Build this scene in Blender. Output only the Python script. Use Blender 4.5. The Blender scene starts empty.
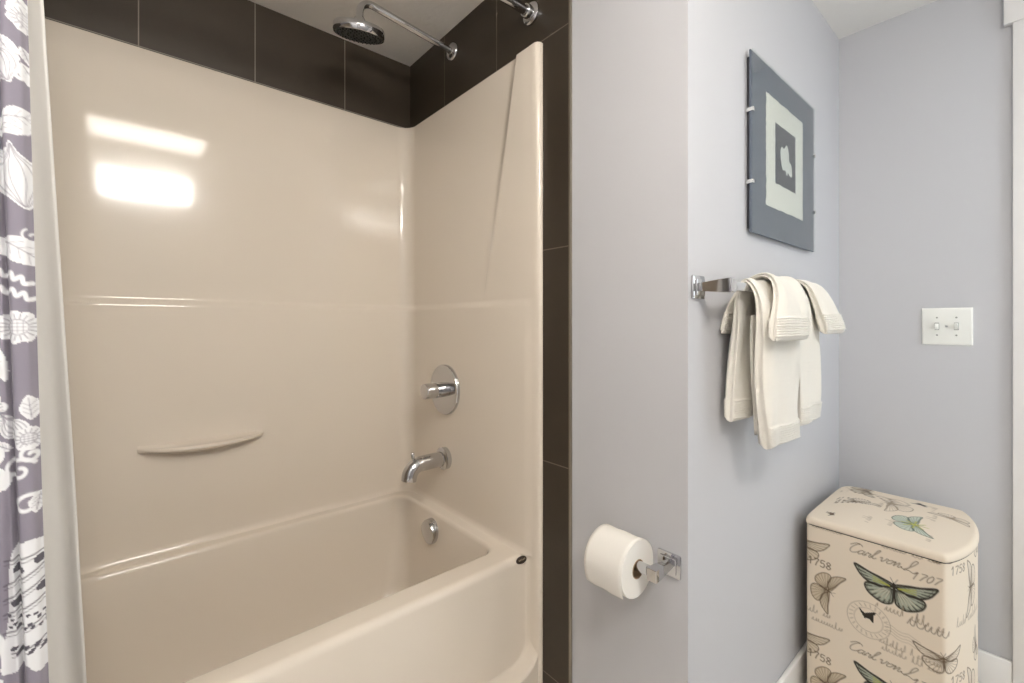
import bpy, bmesh, math, random
import numpy as np
from mathutils import Vector, Matrix

# ------------------------------------------------------------------ camera, world, exposure
scene = bpy.context.scene
col = scene.collection
cam_d = bpy.data.cameras.new('camera')
cam = bpy.data.objects.new('camera', cam_d)
col.objects.link(cam)
cam.location = (0, 0, 1.17)
cam.rotation_euler = (math.radians(90), 0, math.radians(49.236 - 90))
cam_d.sensor_width = 36
cam_d.lens = 451.44 / 1024 * 36
cam_d.shift_y = -(341.5 - 323.44) / 1024
cam_d.clip_start = 0.02
scene.camera = cam

w = bpy.data.worlds.new('world')
scene.world = w
w.use_nodes = True
w.node_tree.nodes['Background'].inputs[0].default_value = (0.8, 0.85, 1, 1)
w.node_tree.nodes['Background'].inputs[1].default_value = 0.25
vs = scene.view_settings
vs.view_transform = 'Standard'
vs.look = 'None'
vs.gamma = 1
vs.use_curve_mapping = False
vs.exposure = 0.66

VANITY_STRENGTH = 29.0        # the light bar over the vanity, behind the camera
VANITY_COLOR = (1.0, 0.965, 0.91)
CEIL_STRENGTH = 12.5          # the flush ceiling fixture
HALL_STRENGTH = 10.0          # the recessed hall light
DOOR_FILL_STRENGTH = 1.35       # cool fill from the added, made-up door behind the viewer
HALL_COLOR = (0.80, 0.91, 1.0)

# ------------------------------------------------------------------ measures of the room (metres)
XE, YB, YW, XC = 0.95, 1.773, 0.504, 2.129      # end wall, back wall, towel wall, switch wall
ZC = 2.285                                       # ceiling
YV, XL = -0.70, -0.59                            # vanity wall, left end of the tub alcove
YT = 0.845                                       # where tile turns to paint

# ------------------------------------------------------------------ materials
def srgb(r, g, b):
    f = lambda c: (c / 255 / 12.92) if c / 255 <= 0.04045 else ((c / 255 + 0.055) / 1.055) ** 2.4
    return (f(r), f(g), f(b), 1)

def material(name, color, rough=0.5, metal=0.0, spec=0.5, bump=None, coat=0.0, noise=None, sheen=0.0, trans=0.0):
    m = bpy.data.materials.new(name)
    m.use_nodes = True
    nt = m.node_tree
    b = nt.nodes['Principled BSDF']
    b.inputs['Base Color'].default_value = color
    b.inputs['Roughness'].default_value = rough
    b.inputs['Metallic'].default_value = metal
    b.inputs['Specular IOR Level'].default_value = spec
    b.inputs['Coat Weight'].default_value = coat
    b.inputs['Sheen Weight'].default_value = sheen
    tc = nt.nodes.new('ShaderNodeTexCoord')
    if bump:
        sc, st, dist = bump
        n = nt.nodes.new('ShaderNodeTexNoise')
        n.inputs['Scale'].default_value = sc
        n.inputs['Detail'].default_value = 4
        nt.links.new(tc.outputs['Object'], n.inputs['Vector'])
        bp = nt.nodes.new('ShaderNodeBump')
        bp.inputs['Strength'].default_value = st
        bp.inputs['Distance'].default_value = dist
        nt.links.new(n.outputs['Fac'], bp.inputs['Height'])
        nt.links.new(bp.outputs['Normal'], b.inputs['Normal'])
    if noise:
        sc, amt = noise
        n = nt.nodes.new('ShaderNodeTexNoise')
        n.inputs['Scale'].default_value = sc
        n.inputs['Detail'].default_value = 3
        nt.links.new(tc.outputs['Object'], n.inputs['Vector'])
        mx = nt.nodes.new('ShaderNodeMix')
        mx.data_type = 'RGBA'
        mx.inputs['A'].default_value = tuple(c * (1 - amt) for c in color[:3]) + (1,)
        mx.inputs['B'].default_value = tuple(min(1, c * (1 + amt)) for c in color[:3]) + (1,)
        nt.links.new(n.outputs['Fac'], mx.inputs['Factor'])
        nt.links.new(mx.outputs['Result'], b.inputs['Base Color'])
    return m

def color_attr_material(name, rough, bump=None, sheen=0.0, spec=0.3):
    m = material(name, (1, 1, 1, 1), rough, spec=spec, bump=bump, sheen=sheen)
    nt = m.node_tree
    a = nt.nodes.new('ShaderNodeAttribute')
    a.attribute_name = 'print'
    nt.links.new(a.outputs['Color'], nt.nodes['Principled BSDF'].inputs['Base Color'])
    return m

def emissive(name, color, strength):
    m = bpy.data.materials.new(name)
    m.use_nodes = True
    b = m.node_tree.nodes['Principled BSDF']
    b.inputs['Base Color'].default_value = (0.9, 0.9, 0.88, 1)
    b.inputs['Emission Color'].default_value = tuple(color) + (1,)
    b.inputs['Emission Strength'].default_value = strength
    return m

def tile_material(name, axis_u, u0, color, grout, pu=0.3125):
    """upright 0.313 x 0.623 m tiles; u runs along the wall, v is height"""
    m = bpy.data.materials.new(name)
    m.use_nodes = True
    nt = m.node_tree
    b = nt.nodes['Principled BSDF']
    geo = nt.nodes.new('ShaderNodeNewGeometry')
    sep = nt.nodes.new('ShaderNodeSeparateXYZ')
    nt.links.new(geo.outputs['Position'], sep.inputs[0])
    def math_node(op, a, bb=None):
        n = nt.nodes.new('ShaderNodeMath')
        n.operation = op
        for i, v in enumerate((a, bb)):
            if v is None:
                continue
            if isinstance(v, (int, float)):
                n.inputs[i].default_value = v
            else:
                nt.links.new(v, n.inputs[i])
        return n.outputs[0]
    def line(coord, off, period, width):
        t = math_node('SUBTRACT', coord, off - 40 * period)
        t = math_node('MODULO', t, period)
        t = math_node('SUBTRACT', t, period / 2)
        t = math_node('ABSOLUTE', t)
        return math_node('GREATER_THAN', t, period / 2 - width / 2)
    lu = line(sep.outputs[axis_u], u0, pu, 0.0032)
    lv = line(sep.outputs['Z'], 0.764, 0.623, 0.0032)
    fac = math_node('MAXIMUM', lu, lv)
    no = nt.nodes.new('ShaderNodeTexNoise')
    no.inputs['Scale'].default_value = 14
    no.inputs['Detail'].default_value = 5
    nt.links.new(geo.outputs['Position'], no.inputs['Vector'])
    c1 = nt.nodes.new('ShaderNodeMix')
    c1.data_type = 'RGBA'
    c1.inputs['A'].default_value = tuple(c * 0.85 for c in color[:3]) + (1,)
    c1.inputs['B'].default_value = tuple(c * 1.15 for c in color[:3]) + (1,)
    nt.links.new(no.outputs['Fac'], c1.inputs['Factor'])
    c2 = nt.nodes.new('ShaderNodeMix')
    c2.data_type = 'RGBA'
    nt.links.new(fac, c2.inputs['Factor'])
    nt.links.new(c1.outputs['Result'], c2.inputs['A'])
    c2.inputs['B'].default_value = grout
    nt.links.new(c2.outputs['Result'], b.inputs['Base Color'])
    b.inputs['Roughness'].default_value = 0.45
    bp = nt.nodes.new('ShaderNodeBump')
    bp.inputs['Strength'].default_value = 0.4
    bp.inputs['Distance'].default_value = 0.001
    bp.invert = True
    nt.links.new(fac, bp.inputs['Height'])
    nt.links.new(bp.outputs['Normal'], b.inputs['Normal'])
    return m

M = {}
M['paint'] = material('wall_paint', srgb(198, 198, 201), 0.55, bump=(260, 0.08, 0.001))
M['ceiling'] = material('ceiling_texture', srgb(236, 233, 228), 0.8, bump=(55, 0.5, 0.004))
M['trim'] = material('white_trim_paint', srgb(236, 233, 230), 0.35)
M['floor'] = material('floor_tile', srgb(228, 223, 215), 0.35, noise=(6, 0.1))
M['acrylic'] = material('almond_acrylic', srgb(228, 217, 202), 0.075, spec=0.5, bump=(3.0, 0.12, 0.004))
M['tile_back'] = tile_material('dark_wall_tile', 'X', 0.036, srgb(60, 50, 39), srgb(138, 129, 116))
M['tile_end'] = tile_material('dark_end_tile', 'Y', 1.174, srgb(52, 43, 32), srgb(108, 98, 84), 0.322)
M['metal_trim'] = material('brushed_edge_trim', srgb(170, 163, 150), 0.3, 1.0)
M['chrome'] = material('polished_chrome', (0.60, 0.60, 0.61, 1), 0.06, 1.0)
M['chrome_dark'] = material('spray_face', srgb(70, 74, 70), 0.35, 0.6)
M['rubber'] = material('dark_nozzle', srgb(40, 42, 42), 0.6)
M['towel'] = material('cream_terry', srgb(241, 236, 225), 0.95, bump=(700, 0.7, 0.003), sheen=0.4, spec=0.1)
M['paper'] = material('tissue_paper', srgb(240, 236, 228), 0.95, bump=(350, 0.35, 0.001), spec=0.1)
M['core'] = material('cardboard', srgb(168, 142, 112), 0.9)
M['plate'] = material('white_plastic', srgb(240, 240, 234), 0.3)
M['slot'] = material('switch_slot', srgb(150, 150, 144), 0.5)
M['mat_board'] = material('slate_mat_board', srgb(92, 99, 112), 0.7, noise=(200, 0.06))
M['hand_paper'] = material('deckled_paper', srgb(232, 230, 220), 0.9, bump=(90, 0.5, 0.002))
M['ink_panel'] = material('charcoal_print', srgb(62, 64, 70), 0.8, noise=(160, 0.25))
M['cast'] = material('white_paper_cast', srgb(222, 223, 216), 0.9, bump=(140, 0.7, 0.003))
M['backing'] = material('dark_backing', srgb(60, 62, 68), 0.6)
M['clip'] = material('clip_metal', (0.8, 0.8, 0.78, 1), 0.25, 1.0)
M['badge'] = material('bronze_badge', srgb(44, 32, 24), 0.35)
M['badge_text'] = material('badge_lettering', srgb(176, 160, 138), 0.4)
M['feet'] = material('dark_foot', srgb(25, 24, 24), 0.6)
M['liner'] = material('frosted_liner', srgb(236, 232, 226), 0.45, bump=(8, 0.15, 0.004))
M['curtain'] = color_attr_material('printed_curtain_cloth', 0.85, bump=(1200, 0.25, 0.001), sheen=0.2)
M['hamper'] = color_attr_material('printed_hamper_cloth', 0.85, bump=(1300, 0.3, 0.001), sheen=0.1)

def glass_material():
    m = bpy.data.materials.new('picture_glass')
    m.use_nodes = True
    nt = m.node_tree
    nt.nodes.remove(nt.nodes['Principled BSDF'])
    tr = nt.nodes.new('ShaderNodeBsdfTransparent')
    tr.inputs[0].default_value = (0.97, 0.985, 0.98, 1)
    gl = nt.nodes.new('ShaderNodeBsdfGlossy')
    gl.inputs['Roughness'].default_value = 0.02
    lw = nt.nodes.new('ShaderNodeLayerWeight')
    pw = nt.nodes.new('ShaderNodeMath')
    pw.operation = 'POWER'
    pw.inputs[1].default_value = 5
    nt.links.new(lw.outputs['Facing'], pw.inputs[0])
    fr = nt.nodes.new('ShaderNodeMath')
    fr.operation = 'MULTIPLY_ADD'
    fr.inputs[1].default_value = 0.9
    fr.inputs[2].default_value = 0.04
    nt.links.new(pw.outputs[0], fr.inputs[0])
    mx = nt.nodes.new('ShaderNodeMixShader')
    nt.links.new(fr.outputs[0], mx.inputs[0])
    nt.links.new(tr.outputs[0], mx.inputs[1])
    nt.links.new(gl.outputs[0], mx.inputs[2])
    nt.links.new(mx.outputs[0], nt.nodes['Material Output'].inputs[0])
    return m
M['glass'] = glass_material()
M['bulb_glass'] = emissive('vanity_diffuser', VANITY_COLOR, VANITY_STRENGTH)
M['ceil_glass'] = emissive('ceiling_diffuser', (1.0, 0.93, 0.84), CEIL_STRENGTH)
M['fill_glass'] = emissive('added_fill_glass', (0.82, 0.92, 1.0), DOOR_FILL_STRENGTH)  # glow of the added door, fills the hall side with cool light
M['hall_glass'] = emissive('hall_diffuser', HALL_COLOR, HALL_STRENGTH)

# liner lets a little light through
nt = M['liner'].node_tree
tl = nt.nodes.new('ShaderNodeBsdfTranslucent')
tl.inputs[0].default_value = srgb(220, 216, 205)
mx = nt.nodes.new('ShaderNodeMixShader')
mx.inputs[0].default_value = 0.2
nt.links.new(nt.nodes['Principled BSDF'].outputs[0], mx.inputs[1])
nt.links.new(tl.outputs[0], mx.inputs[2])
nt.links.new(mx.outputs[0], nt.nodes['Material Output'].inputs[0])

# ------------------------------------------------------------------ mesh helpers
class Shape:
    """collects vertices and faces, then links them as ONE mesh object"""
    def __init__(self):
        self.v, self.f, self.mi = [], [], []
    def add(self, V, F, mi=0):
        o = len(self.v)
        self.v += [tuple(map(float, p)) for p in V]
        self.f += [tuple(i + o for i in q) for q in F]
        self.mi += [mi] * len(F)
        return self
    def grid(self, P, closed_u=False, closed_v=False, flip=False, mi=0):
        P = np.asarray(P, float)
        n, m = P.shape[:2]
        F = []
        for i in range(n if closed_u else n - 1):
            for j in range(m if closed_v else m - 1):
                q = (i * m + j, ((i + 1) % n) * m + j, ((i + 1) % n) * m + (j + 1) % m, i * m + (j + 1) % m)
                F.append(q[::-1] if flip else q)
        return self.add(P.reshape(-1, 3), F, mi)
    def box(self, lo, hi, bevel=0.0, seg=2, mi=0):
        bm = bmesh.new()
        bmesh.ops.create_cube(bm, size=1)
        c = [(a + b) / 2 for a, b in zip(lo, hi)]
        s = [b - a for a, b in zip(lo, hi)]
        for v in bm.verts:
            v.co = Vector([c[k] + v.co[k] * s[k] for k in range(3)])
        if bevel:
            bmesh.ops.bevel(bm, geom=bm.edges[:], offset=bevel, segments=seg, affect='EDGES', profile=0.5)
        return self.from_bm(bm, mi)
    def from_bm(self, bm, mi=0):
        bm.verts.index_update()
        self.add([v.co for v in bm.verts], [[v.index for v in f.verts] for f in bm.faces], mi)
        bm.free()
        return self
    def lathe(self, profile, origin, axis, n=40, mi=0):
        """profile: (radius, distance along axis)"""
        a = Vector(axis).normalized()
        u = a.orthogonal().normalized()
        w_ = a.cross(u)
        o = Vector(origin)
        P = []
        for r, h in profile:
            P.append([o + a * h + (u * math.cos(t) + w_ * math.sin(t)) * max(r, 1e-5) for t in np.linspace(0, 2 * math.pi, n, endpoint=False)])
        return self.grid(P, closed_v=True, flip=True, mi=mi)
    def tube(self, pts, r, n=20, caps=True, mi=0):
        pts = [Vector(p) for p in pts]
        rs = r if isinstance(r, (list, tuple)) else [r] * len(pts)
        u = None
        P = []
        for i, p in enumerate(pts):
            d = (pts[min(i + 1, len(pts) - 1)] - pts[max(i - 1, 0)]).normalized()
            u = d.orthogonal().normalized() if u is None else (u - d * u.dot(d)).normalized()
            w_ = d.cross(u)
            P.append([p + (u * math.cos(t) + w_ * math.sin(t)) * rs[i] for t in np.linspace(0, 2 * math.pi, n, endpoint=False)])
        if caps:
            P = [[pts[0]] * n] + P + [[pts[-1]] * n]
        return self.grid(P, closed_v=True, flip=True, mi=mi)
    def prism(self, poly, z0, z1, mi=0):
        n = len(poly)
        V = [(x, y, z0) for x, y in poly] + [(x, y, z1) for x, y in poly]
        F = [(i, (i + 1) % n, n + (i + 1) % n, n + i) for i in range(n)] + [tuple(range(n))[::-1], tuple(range(n, 2 * n))]
        return self.add(V, F, mi)
    def build(self, name, mats, parent=None, smooth=True, angle=40, colors=None):
        me = bpy.data.meshes.new(name)
        off = np.array(parent_world(parent)) if parent else np.zeros(3)
        V = np.array(self.v) - off
        me.from_pydata(V.tolist(), [], self.f)
        for m in (mats if isinstance(mats, list) else [mats]):
            me.materials.append(m)
        me.polygons.foreach_set('material_index', self.mi)
        if smooth:
            me.polygons.foreach_set('use_smooth', [True] * len(me.polygons))
            if angle:
                me.set_sharp_from_angle(angle=math.radians(angle))
        if colors is not None:
            a = me.color_attributes.new('print', 'FLOAT_COLOR', 'POINT')
            c = np.ones((len(V), 4), np.float32)
            c[:, :3] = colors
            a.data.foreach_set('color', c.ravel())
        me.update()
        o = bpy.data.objects.new(name, me)
        col.objects.link(o)
        if parent:
            o.parent = parent
        return o

def parent_world(p):
    v = Vector((0, 0, 0))
    while p:
        v += p.location
        p = p.parent
    return v

def tag(o, label=None, cat=None, group=None, kind=None):
    for k, v in (('label', label), ('category', cat), ('group', group), ('kind', kind)):
        if v:
            o[k] = v
    return o

def thing(name, loc, label, cat, group=None):
    o = bpy.data.objects.new(name, None)
    o.empty_display_size = 0.05
    o.location = loc
    col.objects.link(o)
    return tag(o, label, cat, group)

def structure(o):
    o['kind'] = 'structure'
    return o

def smooth01(t):
    t = np.clip(t, 0, 1)
    return t * t * (3 - 2 * t)

# ------------------------------------------------------------------ the room shell
structure(Shape().box((XL - 0.15, YV - 0.15, -0.1), (XC + 0.15, YB + 0.15, 0)).build('floor', M['floor']))
structure(Shape().box((XL - 0.15, YV - 0.15, ZC), (XC + 0.15, YB + 0.15, ZC + 0.1)).build('ceiling', M['ceiling']))
structure(Shape().box((XL - 0.12, YB, 0), (1.07, YB + 0.12, ZC)).build('wall_back', M['tile_back']))
we = structure(Shape().prism([(XE, YW), (1.07, YW + 0.12), (1.07, YB), (XE, YB)], 0, ZC).build('wall_end', M['paint'], smooth=False))
we_tile = Shape().box((XE - 0.006, YT + 0.004, 0), (XE - 0.0001, YB - 0.0005, ZC)).build('tile_panel', M['tile_end'], we)
Shape().box((XE - 0.008, YT - 0.001, 0), (XE - 0.0001, YT + 0.0035, ZC), 0.001).build('tile_edge_strip', M['metal_trim'], we)
structure(Shape().prism([(XE, YW), (XC + 0.12, YW), (XC + 0.12, YW + 0.12), (1.07, YW + 0.12)], 0, ZC).build('wall_hall', M['paint'], smooth=False))
# switch wall with the door opening Y -0.045 .. -0.60
DY0, DY1, DZ = -0.04, -0.62, 2.05
wr = Shape()
wr.box((XC, DY0, 0), (XC + 0.12, YW, ZC))
wr.box((XC, YV, 0), (XC + 0.12, DY1, ZC))
wr.box((XC, DY1, DZ), (XC + 0.12, DY0, ZC))
structure(wr.build('wall_right', M['paint'], smooth=False))
structure(Shape().box((XL - 0.12, YV - 0.12, 0), (XC + 0.12, YV, ZC)).build('wall_front', M['paint'], smooth=False))
structure(Shape().box((XL - 0.12, YV, 0), (XL, YB, ZC)).build('wall_left', M['paint'], smooth=False))
# door leaf and its casing
door = structure(Shape().box((XC + 0.03, DY1 + 0.012, 0.008), (XC + 0.07, DY0 - 0.012, DZ - 0.012), 0.003).build('door_1', M['trim']))
pn = Shape()
for z0, z1 in ((0.18, 0.86), (0.98, 1.9)):
    pn.box((XC + 0.024, DY1 + 0.1, z0), (XC + 0.0302, DY0 - 0.1, z1), 0.005)
pn.build('panel', M['trim'], door)
kn = Shape().lathe([(0, -0.055), (0.02, -0.054), (0.027, -0.042), (0.02, -0.028), (0.01, -0.022), (0.01, -0.006), (0.026, -0.005), (0.026, 0)], (XC + 0.03, DY1 + 0.07, 0.95), (1, 0, 0))
kn.build('door_knob', M['chrome'], door)
cs = Shape()
cs.box((XC - 0.018, DY0 - 0.006, 0), (XC, 0.047, 2.115), 0.002)
cs.box((XC - 0.018, DY1 - 0.075, 0), (XC, DY1 + 0.006, 2.115), 0.002)
cs.box((XC - 0.024, DY1 - 0.078, 2.112), (XC, 0.066, 2.262), 0.002)
cs.box((XC, DY0 - 0.012, 0), (XC + 0.12, DY0, DZ))
cs.box((XC, DY1, 0), (XC + 0.12, DY1 + 0.012, DZ))
cs.box((XC, DY1, DZ - 0.012), (XC + 0.12, DY0, DZ))
structure(cs.build('trim_1', M['trim']))

def baseboard(name, lo, hi):
    structure(Shape().box(lo, hi, 0.004, 3).build(name, M['trim']))
baseboard('baseboard_hall', (XE, YW - 0.014, 0), (XC - 0.0002, YW, 0.104))
baseboard('baseboard_right', (XC - 0.014, 0.0472, 0), (XC, YW - 0.0142, 0.104))
baseboard('baseboard_end', (XE - 0.012, YW - 0.014, 0), (XE - 0.0002, YT - 0.002, 0.104))
baseboard('baseboard_front', (XL, YV, 0), (1.33, YV + 0.014, 0.104))
# made-up glazed door behind the viewer, added so its panes give cool low fill
fill_door = Shape()
for lo, hi in (((1.40, 0.008), (1.47, 2.03)), ((1.98, 0.008), (2.05, 2.03)), ((1.47, 1.95), (1.98, 2.03)), ((1.47, 0.008), (1.98, 0.14)), ((1.47, 0.98), (1.98, 1.03))):
    fill_door.box((lo[0], YV + 0.001, lo[1]), (hi[0], YV + 0.035, hi[1]), 0.003)
fill_door = structure(fill_door.build('added_fill_door', M['trim']))
for z0, z1 in ((0.139, 0.981), (1.029, 1.951)):
    Shape().box((1.469, YV + 0.008, z0), (1.981, YV + 0.016, z1)).build('glass_pane', M['fill_glass'], fill_door, smooth=False)  # panes glow themselves as added fill
kn = Shape().lathe([(0, 0.06), (0.02, 0.059), (0.027, 0.047), (0.02, 0.033), (0.01, 0.027), (0.01, 0.006), (0.026, 0.005), (0.026, 0)], (1.435, YV + 0.035, 0.95), (0, 1, 0))
kn.build('door_knob', M['chrome'], fill_door)
t2 = Shape()
t2.box((1.33, YV, 0), (1.398, YV + 0.018, 2.10), 0.002)
t2.box((2.052, YV, 0), (2.108, YV + 0.018, 2.10), 0.002)
t2.box((1.32, YV, 2.10), (2.108, YV + 0.022, 2.20), 0.002)
t2.box((1.398, YV, 2.033), (2.052, YV + 0.018, 2.10), 0.002)
structure(t2.build('fill_door_trim', M['trim']))  # casing of the added fill door

# ------------------------------------------------------------------ lamps the room has (behind and above the camera)
t = thing('vanity_light', (0.13, YV, 2.15), 'long frosted glass light bar on wall over vanity behind the viewer', 'wall lamp')
Shape().box((-0.13, YV, 2.07), (0.39, YV + 0.03, 2.23), 0.006).build('backplate', M['chrome'], t)
for k in range(3):
    x0 = -0.122 + k * 0.172
    Shape().box((x0, YV + 0.035, 2.055), (x0 + 0.166, YV + 0.085, 2.235), 0.012, 3).build('lamp_shade', M['bulb_glass'], t)
t = thing('ceiling_light', (0.12, 0.08, ZC), 'slim flush rectangular ceiling light above the viewer', 'ceiling lamp')
Shape().box((-0.16, -0.06, ZC - 0.012), (0.40, 0.25, ZC), 0.003).build('frame', M['plate'], t)
Shape().box((-0.145, -0.045, ZC - 0.024), (0.385, 0.235, ZC - 0.0115), 0.004).build('diffuser', M['ceil_glass'], t)
t = thing('recessed_light', (1.78, -0.52, ZC), 'round recessed ceiling light in the hall by the door', 'ceiling lamp')
Shape().lathe([(0.13, 0), (0.13, -0.006), (0.118, -0.01), (0.112, -0.008)], (1.78, -0.52, ZC), (0, 0, 1)).build('frame', M['plate'], t)
Shape().lathe([(0.113, -0.0075), (0.06, -0.011), (0, -0.012)], (1.78, -0.52, ZC), (0, 0, 1)).build('diffuser', M['hall_glass'], t)

# ------------------------------------------------------------------ tub and surround, one moulded unit
XS, YS, XSL = 0.930, 1.757, -0.562
tub = thing('bathtub', (0.19, 1.37, 0), 'glossy almond bathtub moulded in one with its shower surround walls', 'bathtub')

def rrect(x0, x1, y0, y1, r, z, n=10, m=14):
    """rounded rectangle ring, counter clockwise from the front right corner"""
    P = []
    for cx, cy, a0 in ((x1 - r, y0 + r, -90), (x1 - r, y1 - r, 0), (x0 + r, y1 - r, 90), (x0 + r, y0 + r, 180)):
        for k in range(n + 1):
            a = math.radians(a0 + 90 * k / n)
            P.append((cx + r * math.cos(a), cy + r * math.sin(a), z))
    Q = []
    for k in range(4):
        arc = P[k * (n + 1):(k + 1) * (n + 1)]
        Q += arc
        nx = P[((k + 1) * (n + 1)) % len(P)]
        for j in range(1, m):
            tt = j / m
            Q.append(tuple(a + (b - a) * tt for a, b in zip(arc[-1], nx)))
    return Q

ZD = 0.47
rings = [rrect(-0.575, 0.944, 1.03, 1.765, 0.004, ZD)]
rings += [rrect(-0.47, 0.886, 1.082, 1.705, 0.055, ZD)]
for s, z in ((0.004, 0.4692), (0.008, 0.4665), (0.011, 0.462), (0.013, 0.455)):
    rings.append(rrect(-0.47 + s, 0.886 - s, 1.082 + s, 1.705 - s, 0.055, z))
for s, z, r in ((0.022, 0.36, 0.06), (0.034, 0.25, 0.07), (0.048, 0.16, 0.08), (0.062, 0.115, 0.085), (0.09, 0.085, 0.09), (0.13, 0.072, 0.09), (0.22, 0.068, 0.05)):
    rings.append(rrect(-0.47 + s * 2.5, 0.886 - s, 1.082 + s, 1.705 - s, r, z))
rings.append([(0.2, 1.39, 0.067)] * len(rings[0]))
basin = Shape().grid(rings, closed_v=True, flip=False)
basin.build('basin', M['acrylic'], tub, angle=60)

# apron: a height field in front of the basin, recessed between the flange and the toe
def apron_y(x, z):
    r = 0.07
    fx, fz = x - 0.932, 0.15 - z                # > 0 inside flange / toe
    # rounded inner corner between flange and toe
    dx, dz = x - (0.932 - r), (0.15 + r) - z
    d = np.where((dx > 0) & (dz > 0), np.hypot(np.maximum(dx, 0), np.maximum(dz, 0)) - r, np.maximum(fx, fz))
    return 1.010 - 0.048 * smooth01((d + 0.006) / 0.012)
xs = np.concatenate([np.linspace(-0.57, 0.78, 28), np.linspace(0.79, 0.9312, 60)])
zs = np.concatenate([np.linspace(0.0, 0.1, 8), np.linspace(0.105, 0.26, 50), np.linspace(0.27, 0.450, 12)])
rows = []
for z in zs:
    rows.append([(x, float(apron_y(x, z)), z) for x in xs])
rim_y = lambda x, a: float(apron_y(x, 0.450)) + 0.019 * (1 - math.cos(a))
for a in np.linspace(10, 90, 9):
    a = math.radians(a)
    rows.append([(x, rim_y(x, a), 0.450 + 0.020 * math.sin(a)) for x in xs])
rows.append([(x, 1.03, ZD) for x in xs])
Shape().grid(rows, flip=True).build('apron', M['acrylic'], tub, angle=70)

# surround wall sheet: plan path (end panel, cove, back panel, cove, left panel) x height
FLANGE = [(0.9438, 0.9545), (0.940, 0.9535), (0.936, 0.9545), (0.9325, 0.959), (0.9305, 0.967), (0.9305, 0.982)]
def yline(z):
    return 1.048 + (2.0 - z) * (1.228 - 1.048) / 0.75
def surround_row(z, extra):
    """extra = inward shift of the whole row (lips, fillets)"""
    zc = min(max(z, 1.25), 2.0)
    low = 0.013 * float(1 - smooth01((z - 1.222) / 0.026))
    amp = 0.011 * (min(max((z - 1.25) / 0.75, 0), 1)) ** 0.8
    yl = yline(zc)
    x0, r = XS - extra - 0.4 * low, 0.058
    y1 = YS - extra - low
    dx = 0.85 * amp
    P = [(x - dx * wgt, y) for (x, y), wgt in zip(FLANGE, (0, 0.2, 0.5, 0.8, 1, 1))]
    fx = lambda k: 0.9305 - dx + (x0 - amp - 0.9305 + dx) * float(smooth01(k))
    if extra < 0:
        fx0 = fx
        fx = lambda k: min(fx0(k), 0.9445)
    for k in np.linspace(0.1, 1, 8):
        P.append((fx(k), 0.982 + 0.04 * k))
    for k in np.linspace(0.1, 1, 8):
        P.append((x0 - amp, 1.022 + (yl - 0.003 - 1.022) * k))
    for k in (0.25, 0.5, 0.75, 1.0):
        P.append((x0 - amp * (1 - float(smooth01(k))), yl - 0.003 + 0.004 * k))
    for k in np.linspace(0.05, 1, 14):
        P.append((x0, yl + 0.001 + (y1 - r - yl - 0.001) * k))
    for a in np.linspace(0, 90, 15)[1:]:
        a = math.radians(a)
        P.append((x0 - r + r * math.cos(a), y1 - r + r * math.sin(a)))
    xl = XSL + extra + low
    for k in np.linspace(0, 1, 40)[1:]:
        P.append((x0 - r + (xl + r - x0 + r) * k, y1))
    for a in np.linspace(90, 180, 11)[1:]:
        a = math.radians(a)
        P.append((xl + r + r * math.cos(a), y1 - r + r * math.sin(a)))
    for k in np.linspace(0, 1, 10)[1:]:
        P.append((xl, y1 - r + (0.965 - y1 + r) * k))
    return P
zr = [(2.0, -0.0155), (2.0005, -0.004), (1.9995, -0.0015), (1.997, -0.0004), (1.993, 0)]
zr += [(z, 0) for z in np.linspace(1.97, 1.27, 24)]
zr += [(z, 0) for z in np.linspace(1.258, 1.212, 16)]
zr += [(z, 0) for z in np.linspace(1.19, 0.51, 20)]
for a in np.linspace(10, 90, 8):
    a = math.radians(a)
    zr.append((0.494 - 0.024 * math.sin(a), 0.012 * (1 - math.cos(a))))
rows = []
for z, e in zr:
    rows.append([(x, y, z) for x, y in surround_row(z, e)])
fl = Shape().grid(rows, flip=False)
fl.grid([[(x, y, z) for x, y in FLANGE] + [(0.9305, 1.03, z)] for z in (0.47, 0.3, 0.0)], flip=False)
fl.build('surround_panel', M['acrylic'], tub, angle=75)

# soap shelf on the back panel
sh = Shape()
yb = YS - 0.0125
rows = []
for k in range(33):
    u = -1 + 2 * k / 32
    dep = 0.056 * (1 - abs(u) ** 2.4) ** 0.75 + 0.0008
    x = 0.2 + 0.168 * u
    zt = 0.792 + 0.004 * u * u
    th = 0.026 * (1 - 0.65 * abs(u) ** 2)
    ring = [(x, yb + 0.004, zt + 0.012), (x, yb - 0.002, zt + 0.006), (x, yb - 0.3 * dep, zt + 0.0005), (x, yb - 0.75 * dep, zt), (x, yb - 0.92 * dep, zt - 0.001)]
    ring += [(x, yb - dep, zt - 0.005), (x, yb - 0.97 * dep, zt - 0.010), (x, yb - 0.75 * dep, zt - th * 0.75), (x, yb - 0.35 * dep, zt - th), (x, yb + 0.004, zt - th * 1.1)]
    rows.append(ring)
sh.grid(rows, flip=False)
sh.build('soap_shelf', M['acrylic'], tub, angle=75)

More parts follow.
